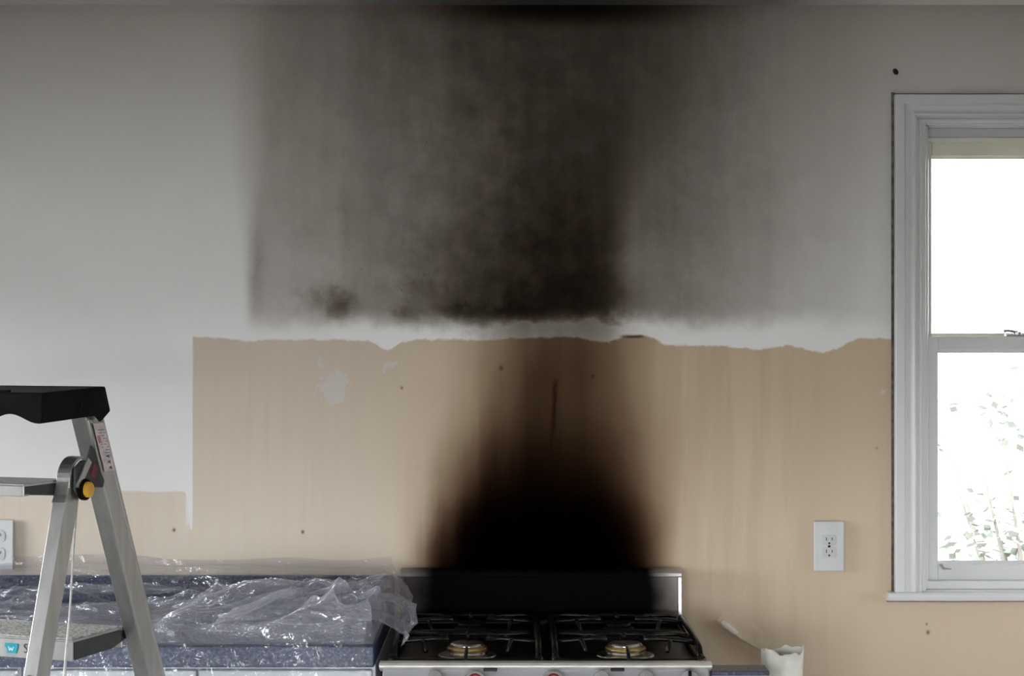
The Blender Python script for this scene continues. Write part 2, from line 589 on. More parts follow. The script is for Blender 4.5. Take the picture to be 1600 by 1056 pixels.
# ------------------------------------------------------------------ the window in view
def build_window():
    x0, x1, z0, z1 = OP
    root = bpy.data.objects.new('window_1', None)
    root.location = (mid(x0, x1), 0, z0)
    COL.objects.link(root)
    struct(root, 'white double hung sash window with moulded casing and a sill', 'window')
    # casing: moulded profile (outward offset, proud of the wall), mitred at the top corners
    prof = [(-.002, -.001), (-.002, .010), (.001, .0125), (.005, .0125), (.007, .009), (.0105, .009), (.0125, .0155), (.017, .0175), (.021, .0135), (.0245, .0125),
            (.036, .0145), (.0385, .0185), (.041, .0195), (.058, .0195), (.060, .018), (.060, -.001)]
    bm = bmesh.new()
    rings = []
    for (sx, cx, zz) in ((-1, x0, None), (-1, x0, z1), (1, x1, z1), (1, x1, None)):
        rings.append([bm.verts.new((cx + sx * o, -p, (z0 - .003) if zz is None else zz + o)) for o, p in prof])
    n = len(prof)
    for A, B in zip(rings, rings[1:]):
        for k in range(n): bm.faces.new((A[k], A[(k + 1) % n], B[(k + 1) % n], B[k]))
    bm.faces.new(rings[0])
    bm.faces.new(rings[-1])
    bmesh.ops.recalc_face_normals(bm, faces=bm.faces)
    me = bpy.data.meshes.new('casing')
    bm.to_mesh(me)
    bm.free()
    link('casing', me, M_TRIMS, root, bevel=.0008)
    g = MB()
    g.box(x0 - .0655, x0 - .0595, -.004, .001, z0 - .02, z1 + .0655)  # thin dark strip along the left and top casing edges
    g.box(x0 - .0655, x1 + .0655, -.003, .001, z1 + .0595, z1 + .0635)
    o = g.build('casing_dark_strip', M_DARKLINE, root)
    o['label'] = 'thin dark strip around the casing'
    # stool (inner sill) with horns and rounded nose
    pr = [(.062, 0), (.062, .0), (-.026, 0), (-.0295, -.003), (-.0315, -.0095), (-.0295, -.0165), (-.026, -.019), (0, -.019), (.062, -.019)]
    a = [(x0 - .078, y, z0 + z) for y, z in pr[1:]]
    b = [(x1 + .078, y, z0 + z) for y, z in pr[1:]]
    # notch the horns so that the part inside the opening stays between the jambs
    mb = MB()
    ny = [p for p in pr[1:] if p[0] < 0] + [(0, -.019), (0, 0)]
    ny = [(-.026, 0), (-.0295, -.003), (-.0315, -.0095), (-.0295, -.0165), (-.026, -.019), (-.0005, -.019), (-.0005, 0)]
    mb.prism([(x0 - .078, y, z0 + z) for y, z in ny], [(x1 + .078, y, z0 + z) for y, z in ny])
    mb.build('stool', M_TRIMS, root, bevel=.0012)
    MB().box(x0 - .076, x1 + .076, -.010, -.0005, z0 - .0225, z0 - .019).build('sill_shadow_strip', M_DARKLINE, root)  # dark strip painted in for the shadow line under the stool
    # jambs and head
    jb = MB()
    jb.box(x0 - .002, x0 + .012, .0, .138, z0 - .002, z1 + .002)
    jb.box(x1 - .012, x1 + .002, .0, .138, z0 - .002, z1 + .002)
    jb.box(x0 + .012, x1 - .012, .0, .138, z1 - .006, z1 + .002)
    jb.box(x0 + .012, x1 - .012, -.0005, .138, z0 - .004, z0 + .002)
    jb.build('jamb', M_TRIMS, root, bevel=.001)
    st = MB()
    st.box(x0 + .012, x1 - .012, .018, .041, z0 + .002, z0 + .0205)
    st.box(x0 + .012, x0 + .022, .020, .038, z0 + .0175, z1 - .006)
    st.box(x1 - .022, x1 - .012, .020, .038, z0 + .0175, z1 - .006)
    st.build('stop', M_TRIMS, root, bevel=.002)
    hs = MB()
    hs.box(x0 + .012, x1 - .012, .074, .098, z1 - .026, z1 - .006)
    hs.build('head_stop', M_TRIMS, root, bevel=.001)

    def sash(name, y0, y1, za, zb, stile, top, bot, m, lip):
        xa, xb = x0 + .0125, x1 - .0125
        s = MB()
        s.box(xa, xa + stile, y0, y1, za, zb)
        s.box(xb - stile, xb, y0, y1, za, zb)
        s.box(xa + stile, xb - stile, y0, y1, za, za + bot)
        s.box(xa + stile, xb - stile, y0, y1, zb - top, zb)
        o = s.build(name, m, root, bevel=.0016)
        ym = mid(y0, y1)
        MB().box(xa + stile - .004, xb - stile + .004, ym - .002, ym + .002, za + bot - .004, zb - top + .004).build('pane', M_GLASS, o)
        # glazing bead: sloping lips round the pane
        lp = MB()
        for (a, b_, c, d) in (((xa + stile, za + bot), (xb - stile, za + bot), 0, 1), ((xa + stile, zb - top), (xb - stile, zb - top), 0, -1)):
            z = a[1]
            lp.prism([(a[0], y0 + .006, z), (a[0], ym - .003, z), (a[0], ym - .003, z + d * lip)],
                     [(b_[0], y0 + .006, z), (b_[0], ym - .003, z), (b_[0], ym - .003, z + d * lip)])
        lp.build('glazing_bead', m, o)
        return o
    zm = 1.540
    lo = sash('lower_sash', .042, .072, z0 + .0025, zm + .004, .036, .030, .052, M_TRIMS, .008)
    up = sash('upper_sash', .076, .106, zm - .026, z1 - .0265, .029, .042, .030, M_SASHC, .007)
    # thin bright weather strip at the top rail
    MB().box(x0 + .013, x1 - .013, .070, .0755, z1 - .038, z1 - .0275).build('weather_strip', M_SASHC, up, bevel=.001)
    # sash lock on the meeting rail
    k = MB()
    cx = 1.143
    k.box(cx - .028, cx + .03, .046, .066, zm + .004, zm + .0075)
    k.tube([(cx, .056, zm + .007), (cx, .056, zm + .014)], .009, 14)
    k.tube([(cx, .056, zm + .013), (cx - .022, .050, zm + .0165), (cx - .034, .048, zm + .0155)], [.004, .0032, .0042], 8)
    o = k.build('sash_lock', mat('tarnished_lock_metal', (.38, .37, .35), .35, 1.0, nscale=80), lo, bevel=.0008)
    o['label'] = 'small metal sash lock with a lever'
    # cord lug in the lower corner
    MB().prism([(x0 + .05, .038, z0 + .055), (x0 + .056, .038, z0 + .057), (x0 + .063, .038, z0 + .047), (x0 + .078, .038, z0 + .0455), (x0 + .078, .038, z0 + .044), (x0 + .058, .038, z0 + .044)],
               [(x0 + .05, .042, z0 + .055), (x0 + .056, .042, z0 + .057), (x0 + .063, .042, z0 + .047), (x0 + .078, .042, z0 + .0455), (x0 + .078, .042, z0 + .044), (x0 + .058, .042, z0 + .044)]).build('corner_bracket', mat('grey_bracket_metal', (.28, .28, .27), .5, .6, nscale=50), lo)


build_window()

# ------------------------------------------------------------------ outside
struct(MB().box(-60, 60, -60, 60, -.62, -.5).build('ground', mat('pale_gravel_yard', (.30, .30, .285), .8, nscale=1.5, namt=.08)), 'pale ground outside the window', 'ground')


def shrub():
    rnd = random.Random(4)
    root = thing('leafy_shrub', 'pale green leafy shrub seen through the lower window pane', 'shrub', (2.3, 3.8, -.5))
    bm = bmesh.new()
    for cl in range(46):
        c = Vector((2.35 + rnd.gauss(0, .42), 3.8 + rnd.gauss(0, .3), rnd.uniform(-.2, 1.25)))
        for k in range(90):
            p = c + Vector((rnd.gauss(0, .11), rnd.gauss(0, .11), rnd.gauss(0, .08)))
            d = Vector((rnd.uniform(-1, 1), rnd.uniform(-1, 1), rnd.uniform(-.6, .6))).normalized()
            s = d.cross(Vector((rnd.uniform(-1, 1), rnd.uniform(-1, 1), 1))).normalized()
            L, w = rnd.uniform(.04, .075), rnd.uniform(.012, .022)
            bm.faces.new([bm.verts.new(q) for q in (p, p + d * L * .5 + s * w, p + d * L, p + d * L * .5 - s * w)])
    me = bpy.data.meshes.new('foliage')
    bm.to_mesh(me)
    bm.free()
    o = link('foliage', me, mat('shrub_leaf', (.108, .120, .104), .6, nscale=9, namt=.25), root)
    o['kind'] = 'stuff'
    t = MB()
    for k in range(9):
        a = rnd.uniform(0, 6.28)
        q = Vector((2.35 + .5 * math.cos(a), 3.8 + .3 * math.sin(a), rnd.uniform(.6, 1.2)))
        b0 = Vector((2.3 + .05 * math.cos(a), 3.8 + .05 * math.sin(a), -.5))
        t.tube([b0, b0.lerp(q, .5) + Vector((0, 0, .1)), q], [.02, .013, .005], 6)
    t.build('stem', mat('shrub_bark', (.10, .09, .08), .8, nscale=20), root)


shrub()

# ------------------------------------------------------------------ outlets
M_PLATE = mat('white_outlet_plastic', (.60, .605, .615), .35, nscale=12, namt=.03)
M_RECEP = mat('receptacle_plastic', (.53, .535, .545), .4, nscale=12, namt=.03)
M_SLOT = mat('dark_slot', (.03, .028, .027), .7, nscale=40)
M_SCREW = mat('outlet_screw_metal', (.25, .24, .22), .4, .9, nscale=60)


def outlet(x, z, label, dirty, single):
    w, h, t = .067, .111, .0065
    root = thing('wall_outlet', label, 'outlet', (x, 0, z - h / 2), 'wall outlets over the counter')
    y = -.011
    MB().box(x - w / 2 + .004, x + w / 2 - .004, y, -.0004, z - h / 2 + .004, z + h / 2 - .004).build('outlet_box', M_PLATE, root)
    MB().box(x - w / 2, x + w / 2, y - t, y, z - h / 2, z + h / 2).build('cover_plate', M_PLATE, root, bevel=.0025, seg=3)
    for s in (1, -1):
        zc = z + s * (.0135 if single else .0195)
        ang = [k * 2 * math.pi / 24 for k in range(24)]
        hh = .0115 if single else .0142
        ring = [(x + max(-.0155, min(.0155, .0172 * math.cos(a))), zc + max(-hh, min(hh, .0172 * math.sin(a)))) for a in ang]
        r = MB().prism([(p, y - t - .0018, q) for p, q in ring], [(p, y - t + .001, q) for p, q in ring]).build('receptacle', M_RECEP, root, bevel=.0006)
        sl = MB()
        yy = y - t - .0019
        for dx, hh in ((-.0063, .0075), (.0063, .0062)):
            sl.box(x + dx - .0009, x + dx + .0009, yy, yy + .002, zc - hh / 2 + .003, zc + hh / 2 + .003)
        sl.tube([(x, yy, zc - .0065), (x, yy + .002, zc - .0065)], .0024, 12)
        sl.build('slot', M_SLOT, r)
    MB().lathe([(0.0001, 0), (.0028, .0004), (.0032, .0015), (.0032, .003)], n=16, M=Matrix.Translation((x, y - t - .0022, z)) @ Matrix.Rotation(R(-90), 4, 'X')).build('screw', M_SLOT if dirty else M_SCREW, root, smooth=True)


outlet(.7050, 1.077, 'white outlet with a dark central screw on the beige wall below the window side', True, True)
outlet(-1.1425, 1.080, 'white duplex outlet cut by the picture edge behind the ladder', False, False)

# nail left in the wall above the window corner
nl = MB()
nl.tube([(.8545, 0, 2.132), (.8545, -.008, 2.133)], .0028, 10)
nl.lathe([(.0001, -.001), (.0052, 0), (.0058, .0012), (.0045, .0022), (.0001, .0026)], n=12, M=Matrix.Translation((.8545, -.008, 2.133)) @ Matrix.Rotation(R(90), 4, 'X') @ Matrix.Rotation(.6, 4, 'Z') @ Matrix.Diagonal((1, 1.35, 1, 1)))
tag(nl.build('nail', mat('black_nail_iron', (.012, .011, .010), .7, nscale=90), smooth=True), 'black nail head in the wall above the window corner', 'nail')

# ------------------------------------------------------------------ peeling strip of wall paper beside the range
def paint_flap():
    P0, P1 = Vector((.458, 0, .910)), Vector((.562, 0, .838))     # free lower edge, from its upper end to its lower end
    d = (P1 - P0).normalized()
    u = Vector((-d.z, 0, d.x))
    L = (P1 - P0).length
    bm = bmesh.new()
    N, K = 36, 18
    top = []
    for i in range(N + 1):
        t = i / N
        w = .030 + .012 * math.sin(t * math.pi)
        wave = .0016 * math.sin(t * 9.0) + .0008 * math.sin(t * 23)
        curl = max(0.0, 1 - abs(t - .22) / .2)                 # the upper third rolls back on itself
        liftm = (.010 * math.sin(math.pi * min(1, t * 1.3 + .12)) + .002) * (1 - .5 * t)
        row = []
        for j in range(K + 1):
            q = j / K
            if q < .75:
                k = q / .75
                off = w * (1 - k)
                lift = liftm * k ** 5
            else:
                k = (q - .75) / .25
                a = k * 3.0 * curl
                rr = .0052
                off = -math.sin(a) * rr - (1 - curl) * k * .002 * 1.0
                lift = liftm + (1 - math.cos(a)) * rr
            row.append(bm.verts.new(P0 + d * (t * L) + u * (off + wave * q) + Vector((0, -.0003 - lift, 0))))
        top.append(row)
    for i in range(N):
        for j in range(K): bm.faces.new((top[i][j], top[i + 1][j], top[i + 1][j + 1], top[i][j + 1]))
    me = bpy.data.meshes.new('peeling_paint_strip')
    bm.to_mesh(me)
    bm.free()
    T = thing('peeling_paint_strip', 'curled strip of peeling beige paint on the wall right of the range', 'peeling paint', (.51, 0, .86))
    link('flap', me, mat('loose_beige_paint', (.62, .495, .362), .62, nscale=60, namt=.04), T, smooth=True)
    c = MB()
    n = 22
    path = [P0 + d * (.008 + .046 * k / n) + Vector((0, -.0115, .003 + .001 * math.sin(k * .3))) for k in range(n + 1)]
    c.tube(path, [.0030 + .0048 * math.sin(math.pi * (k + 1) / (n + 2)) ** .7 for k in range(n + 1)], 12)
    c.build('paper_curl', mat('pale_backing_paper', (.72, .64, .58), .7, nscale=80, namt=.1), T, smooth=True)['label'] = 'pale rolled backing paper'


paint_flap()

# ------------------------------------------------------------------ range
M_BLACK = mat('black_enamel', (.004, .004, .0045), .3, nscale=20, namt=.5, spec=.25)
M_IRON = mat('sooty_cast_iron', (.004, .004, .0045), .32, nscale=40, namt=.4, bscale=200, bamt=.25, spec=.3)
M_STEEL = mat('brushed_steel', (.55, .55, .57), .32, 1.0, nscale=30, namt=.10, stretch=(.05, 1, 4))
M_PANEL = mat('grey_panel_enamel', (.34, .34, .365), .3, nscale=8, namt=.05)
M_WHITEEN = mat('white_range_enamel', (.66, .66, .68), .3, nscale=8, namt=.04)
M_TRIMST = mat('pale_trim_metal', (.70, .68, .63), .3, .35, nscale=25, namt=.08)
M_CHROME = mat('knob_chrome', (.72, .73, .75), .16, 1.0, nscale=30, namt=.05)
M_RED = mat('red_knob_ring', (.20, .012, .02), .35, nscale=30)
M_BRASS = mat('brass_burner_ring', (.62, .45, .18), .28, 1.0, nscale=60, namt=.2)
M_ALU = mat('burner_aluminium', (.70, .70, .72), .26, 1.0, nscale=60, namt=.15)


def sooted_steel(name, col, metal):
    m, nt, b = newmat(name)
    X, Y, Z = objcoords(nt)
    n = noise(nt, X * 9, Z * 9, 4)
    q = (X - .062) + (n - .5) * .06
    clean = q.abs().ss(.235, .32) * X.ss(-.75, .4)
    nt.links.new(mixcol(nt, clean, (.002, .002, .002), col), b.inputs['Base Color'])
    nt.links.new((clean * metal).k, b.inputs['Metallic'])
    nt.links.new((clean * -.25 + .6).k, b.inputs['Roughness'])
    nt.links.new((clean * .4 + .02).k, b.inputs['Specular IOR Level'])
    return m


M_BG = sooted_steel('sooted_backguard_panel', (.26, .215, .195), .25)
M_BGR = sooted_steel('sooted_backguard_rim', (.55, .52, .50), .7)


def build_range():
    xa, xb = -.245, .372
    yb, yf = -.03, -.655
    xc = mid(xa, xb)
    T = thing('gas_range', 'fire blackened gas range with cast grates, steel front rail and knobs', 'range', (xc, mid(yb, yf), 0))
    MB().box(xa + .004, xb - .004, yf + .03, yb, .06, .905).build('body', M_WHITEEN, T, bevel=.004)
    # backguard: panel, raised rim on top, side posts
    MB().box(xa + .008, xb - .008, -.075, yb, .905, 1.020).build('backguard', M_BG, T, bevel=.002)
    rim = MB()
    rim.prism([(xa, yb, 1.017), (xa, yb, 1.031), (xa, -.074, 1.031), (xa, -.085, 1.026), (xa, -.085, 1.017)], [(xb, yb, 1.017), (xb, yb, 1.031), (xb, -.074, 1.031), (xb, -.085, 1.026), (xb, -.085, 1.017)])
    rim.build('backguard_rim', M_BGR, T, bevel=.0015)
    for s, x in ((1, xa), (-1, xb)):
        p = MB()
        p.prism([(x, -.088, .905), (x, yb, .905), (x, yb, 1.017), (x, -.083, 1.017)], [(x + s * .009, -.088, .905), (x + s * .009, yb, .905), (x + s * .009, yb, 1.017), (x + s * .009, -.083, 1.017)])
        o = p.build('backguard_post', M_BG if s > 0 else M_STEEL, T, bevel=.0015)
    # cooktop: recessed black pan with raised lip
    pan = MB()
    x0, x1, y0, y1 = xa + .006, xb - .006, yf + .018, -.09
    zt, zp = .926, .914
    w = .012
    pan.box(x0, x1, y0, y1, .905, zp)
    for (a, b_, c, d) in ((x0, x0 + w, y0, y1), (x1 - w, x1, y0, y1), (x0 + w, x1 - w, y0, y0 + w), (x0 + w, x1 - w, y1 - w, y1)):
        pan.box(a, b_, c, d, zp - .001, zt)
    pan.build('cooktop', M_BLACK, T, bevel=.003)
    # burners
    by = (-.50, -.235)
    bxs = (xc - .152, xc + .160)
    for i, bx in enumerate(bxs):
        for j, yy in enumerate(by):
            sc = 1.0 if j == 0 else .82
            br = MB().lathe([(.0001, zp), (.058 * sc, zp), (.056 * sc, zp + .003), (.038 * sc, zp + .005), (.036 * sc, zp + .010), (.0001, zp + .010)], c=(bx, yy, 0), n=32).build('burner', M_ALU if j == 0 else M_BLACK, T, smooth=False, bevel=.0008)
            MB().lathe([(.0001, zp + .010), (.040 * sc, zp + .010), (.041 * sc, zp + .0145), (.039 * sc, zp + .018), (.0001, zp + .018)], c=(bx, yy, 0), n=32).build('burner_ring', M_BRASS if j == 0 else M_BLACK, br, bevel=.0008)
            MB().lathe([(.0001, zp + .018), (.033 * sc, zp + .018), (.034 * sc, zp + .022), (.030 * sc, zp + .0255), (.0001, zp + .0265)], c=(bx, yy, 0), n=32).build('burner_cap', M_ALU if j == 0 else M_BLACK, br, smooth=False, bevel=.0008)
    # grates: one per side, rounded frame, arched rings and fingers
    zg = .942
    for i, bx in enumerate(bxs):
        g = MB()
        gx0, gx1 = bx - .140, bx + .140
        gy0, gy1 = yf + .042, -.112
        rc = .03
        zf = zp + .0075
        loop = []
        for (cx, cy, a0) in ((gx1 - rc, gy1 - rc, 0), (gx0 + rc, gy1 - rc, 90), (gx0 + rc, gy0 + rc, 180), (gx1 - rc, gy0 + rc, 270)):
            for k in range(7):
                a = R(a0 + k * 15)
                loop.append((cx + rc * math.cos(a), cy + rc * math.sin(a), zf))
        g.tube(loop, .0055, 8, closed=True)
        ym = mid(*by)
        g.tube([(gx0, ym, zf), (gx0 + .02, ym, zg - .004), (bx, ym, zg), (gx1 - .02, ym, zg - .004), (gx1, ym, zf)], .0052, 8)
        for sx in (-1, 1):                       # arched side bars
            ex = bx + sx * .140
            g.tube([(ex, gy0 + .03, zf), (ex, gy0 + .06, zg - .002), (ex, ym, zg + .002), (ex, gy1 - .05, zg - .002), (ex, gy1 - .02, zf)], .0066, 8)
        for yy in by:
            rg = .088
            arc = [(bx + rg * math.cos(R(d)), yy + rg * math.sin(R(d)), zg + .001 - (.016 if d in (-25, 205) else 0)) for d in range(-25, 206, 10)]
            g.tube(arc, .0046, 8)
            for dg, n0, far in ((0, .036, .140), (180, .036, .140), (90, .036, .120), (38, .050, .165), (142, .050, .165), (270, .046, .118)):
                c, s_ = math.cos(R(dg)), math.sin(R(dg))
                dz = -.010 if dg == 270 else 0
                g.tube([(bx + c * n0, yy + s_ * n0, zg + .004 + dz), (bx + c * (n0 + .03), yy + s_ * (n0 + .03), zg + .005 + dz), (bx + c * far * .85, yy + s_ * far * .85, zg + .001 + dz), (bx + c * far, yy + s_ * far, zf if dg == 270 else zg - .004)],
                       .0046 if dg != 270 else .0036, 8)
        for fx in (gx0, gx1):
            for fy in (gy0 + .015, ym, gy1 - .03):
                g.tube([(fx, fy, zp), (fx, fy, zp + .012), (fx, fy + .004, zf + .006)], [.010, .009, .0066], 8)
        g.build('grate', M_IRON, T, smooth=True)
    # front rail, control panel, clips
    ft = MB()
    xr0, xr1 = xa - .006, xb + .006
    ft.prism([(xr0, yf + .020, .906), (xr0, yf + .020, .9265), (xr0, yf - .006, .9265), (xr0, yf - .012, .922), (xr0, yf - .012, .9185), (xr0, yf - .006, .9155)],
             [(xr1, yf + .020, .906), (xr1, yf + .020, .9265), (xr1, yf - .006, .9265), (xr1, yf - .012, .922), (xr1, yf - .012, .9185), (xr1, yf - .006, .9155)])
    ft.build('front_rail', M_TRIMST, T, bevel=.0015)
    for cx in (-.042, .198):
        MB().box(cx - .012, cx + .014, yf - .0145, yf - .004, .9115, .9175).build('rail_clip', M_BLACK, T, bevel=.0015)
    cp = MB()
    prof = [(yf + .03, .905), (yf + .004, .9150), (yf - .040, .8245), (yf - .030, .800), (yf + .03, .80)]
    cp.prism([(xa, y, z) for y, z in prof], [(xb, y, z) for y, z in prof])
    cp.build('control_panel', M_PANEL, T, bevel=.002)
    ang = math.atan2(.0905, .044)          # panel slope
    nrm = Vector((0, -math.sin(ang), math.cos(ang))).normalized()
    for (px, r, red, m) in ((680, .017, False, M_CHROME), (742, .0255, True, M_CHROME), (865, .0255, True, M_CHROME), (940, .0195, False, M_CHROME), (1010, .0175, False, M_CHROME), (1078, .023, False, M_PANEL)):
        kx = (px - 800) * 3.62 / 3010
        zc = .9055 - r * .72
        f = (.9150 - zc) / .0905
        base = Vector((kx, yf + .004 - .044 * f, zc))
        M = Matrix.Translation(base) @ nrm.to_track_quat('Z', 'Y').to_matrix().to_4x4()
        kn = MB().lathe([(.0001, -.001), (r, -.001), (r, .003), (r * .86, .006), (r * .80, .020), (r * .74, .024), (.0001, .0245)], n=28, M=M).build('knob', m, T, smooth=False, bevel=.0008)
        if red:
            MB().lathe([(r * .25, .0245), (r * .54, .0245), (r * .52, .0262), (r * .27, .0262), (r * .25, .0245)], n=28, M=M).build('red_ring', M_RED, kn, smooth=True)
        else:
            MB().box(-r * .13, r * .13, -r * .7, r * .7, .022, .0285, M).build('knob_grip', M_BLACK if m is M_PANEL else M_CHROME, kn, bevel=.001)
    # oven door, handle, window, drawer, feet
    od = MB().box(xa + .004, xb - .004, yf - .018, yf + .03, .22, .795).build('oven_door', M_WHITEEN, T, bevel=.006)
    MB().box(xa + .10, xb - .10, yf - .0205, yf - .017, .36, .62).build('door_window', M_BLACK, od, bevel=.001)
    h = MB()
    h.tube([(xa + .05, yf - .06, .745), (xb - .05, yf - .06, .745)], .011, 14)
    for x in (xa + .07, xb - .07): h.tube([(x, yf - .06, .745), (x, yf - .016, .745)], .008, 10)
    h.build('door_handle', M_STEEL, od, smooth=True)
    dr = MB().box(xa + .004, xb - .004, yf - .014, yf + .03, .07, .212).build('drawer', M_WHITEEN, T, bevel=.005)
    for x in (xa + .05, xb - .05):
        for y in (yf + .08, yb - .06): MB().tube([(x, y, 0), (x, y, .061)], .016, 12).build('foot', M_BLACK, T)


build_range()

# ------------------------------------------------------------------ cabinets, countertop
M_CAB = mat('white_cabinet_paint', (.66, .68, .72), .4, nscale=6, namt=.04)
M_KNOBC = mat('cabinet_knob_metal', (.45, .45, .46), .3, 1.0, nscale=40)


def speckle():
    m, nt, b = newmat('speckled_blue_laminate')
    X, Y, Z = objcoords(nt)
    n = nt.nodes.new('ShaderNodeTexNoise')
    n.inputs['Scale'].default_value = 170
    n.inputs['Detail'].default_value = 2
    tc = nt.nodes.new('ShaderNodeTexCoord')
    nt.links.new(tc.outputs['Object'], n.inputs['Vector'])
    f = E(nt, n.outputs[0])
    c1 = mixcol(nt, f.ss(.42, .58), (.020, .026, .065), (.045, .058, .12))
    c2 = mixcol(nt, f.ss(.62, .70), c1, (.13, .15, .22))
    nt.links.new(c2, b.inputs['Base Color'])
    b.inputs['Roughness'].default_value = .38
    return m


M_LAM = speckle()
XC0, XC1 = -1.62, -.262
ct = thing('countertop', 'dark blue speckled laminate countertop left of the range under plastic', 'countertop', (mid(XC0, XC1), -.31, .914))
MB().box(XC0, XC1, -.64, -.004, .914, .955).build('worktop', M_LAM, ct, bevel=.003)
MB().box(XC0, XC1, -.024, -.003, .955, 1.012).build('backsplash', M_LAM, ct, bevel=.003)
for i, (a, b_) in enumerate(((XC0, -.942), (-.940, XC1))):
    c = thing('base_cabinet', ('white base cabinet under the countertop next to the range', 'white base cabinet under the countertop behind the ladder')[1 - i], 'cabinet', (mid(a, b_), -.3, 0), 'white base cabinets')
    MB().box(a, b_, -.600, -.004, .10, .914).build('carcass', M_CAB, c, bevel=.002)
    MB().box(a + .01, b_ - .01, -.54, -.05, 0, .10).build('toe_kick', M_CAB, c)
    m2 = mid(a, b_)
    for (p, q, kx) in ((a + .006, m2 - .002, m2 - .04), (m2 + .002, b_ - .006, m2 + .04)):
        d = MB().box(p, q, -.620, -.600, .115, .735).build('cabinet_door', M_CAB, c, bevel=.003)
        MB().lathe([(.0001, 0), (.007, .001), (.006, .012), (.014, .018), (.013, .026), (.0001, .029)], n=18, M=Matrix.Translation((kx, -.620, .69)) @ Matrix.Rotation(R(90), 4, 'X')).build('knob', M_KNOBC, d, smooth=True)
        d = MB().box(p, q, -.620, -.600, .745, .905).build('drawer', M_CAB, c, bevel=.003)
        MB().lathe([(.0001, 0), (.007, .001), (.006, .012), (.014, .018), (.013, .026), (.0001, .029)], n=18, M=Matrix.Translation((mid(p, q), -.620, .80)) @ Matrix.Rotation(R(90), 4, 'X')).build('knob', M_KNOBC, d, smooth=True)

# narrow side cabinet right of the range, with a laminate offcut and a paper cup on it
sc_ = thing('side_cabinet', 'narrow grey side cabinet standing right of the range', 'cabinet', (.50, -.57, 0))
M_SIDE = mat('grey_side_panel', (.46, .46, .43), .5, nscale=10, namt=.08)
MB().box(.388, .60, -.655, -.42, .06, .800).build('carcass', M_SIDE, sc_, bevel=.003)
MB().box(.40, .59, -.64, -.44, 0, .06).build('plinth', M_BLACK, sc_)
MB().box(.392, .596, -.670, -.655, .07, .79).build('cabinet_door', M_SIDE, sc_, bevel=.002)
of = thing('laminate_offcut', 'dark blue laminate offcut lying between range and paper cup', 'board', (.44, -.60, .80))
MB().box(.3795, .487, -.640, -.5935, .8003, .899).build('core', M_SIDE, of, bevel=.001)
MB().box(.3795, .489, -.642, -.570, .899, .907).build('laminate', M_LAM, of, bevel=.0015)


def cup():
    rnd = random.Random(2)
    x, y, z0 = .5335, -.50, .8003
    root = thing('paper_cup', 'white paper cup with a torn rim standing right of the range', 'cup', (x, y, z0))
    n = 48
    rag = [0] * n
    for k in range(n):
        t = k * 2 * math.pi / n
        rag[k] = .004 * math.sin(2 * t + .6) + .0028 * math.sin(5 * t + 1.0) + .0012 * math.sin(11 * t) + .002 * rnd.random()

    def jit(k, r, z):
        f = max(0, (z - .05) / .07)
        t = k * 2 * math.pi / n
        dent = .0022 * math.sin(3 * t + .5) * f + .0012 * math.sin(7 * t)
        return Vector((math.cos(t) * dent, math.sin(t) * dent, rag[k] * f * f))
    prof = [(.0001, .004), (.0375, .004), (.0378, 0), (.0385, .0), (.0388, .03), (.0393, .06), (.0400, .09), (.0408, .1235), (.0401, .1235), (.0393, .09), (.0385, .06), (.0378, .02), (.0001, .02)]
    MB().lathe(prof, c=(x, y, z0), n=n, jitter=jit).build('cup_body', mat('white_cup_paper', (.70, .69, .63), .55, nscale=25, namt=.07), root, smooth=True)
    s = MB()
    for i, (dx, dy, h) in enumerate(((-.004, -.006, .118), (.010, .012, .112))):
        s.tube([(x + dx * .3, y + dy, z0 + .021), (x + dx, y + dy, z0 + h)], .0035, 8)
    s.build('stirrer', mat('olive_stirrer', (.42, .38, .20), .6, nscale=40), root, smooth=True)


cup()

# ------------------------------------------------------------------ step ladder
M_LAD = mat('ladder_aluminium', (.47, .47, .465), .36, .95, nscale=12, namt=.08, stretch=(6, 6, .6))
M_LADD = mat('ladder_tread_aluminium', (.60, .60, .60), .3, .9, nscale=160, namt=.35)
M_CAPB = mat('black_ladder_plastic', (.006, .006, .0065), .5, nscale=30, namt=.4, bscale=300, bamt=.15, spec=.05)
M_YEL = mat('yellow_release_button', (.70, .36, .02), .4, nscale=40, namt=.1)
M_STICK = mat('worn_pink_sticker', (.60, .52, .54), .5, nscale=90, namt=.15)
M_TEAL = mat('teal_badge', (.0, .33, .42), .4, nscale=60, namt=.08)
M_INK = mat('sticker_ink', (.10, .09, .11), .6, nscale=60)
M_REDI = mat('sticker_red_ink', (.50, .22, .24), .6, nscale=60)
M_GREYP = mat('grey_hinge_plastic', (.045, .048, .05), .5, nscale=40, spec=.3)
M_CORD = mat('ladder_strap_webbing', (.62, .62, .60), .6, nscale=80)
M_WHT = mat('badge_white', (.75, .78, .78), .5, nscale=60)


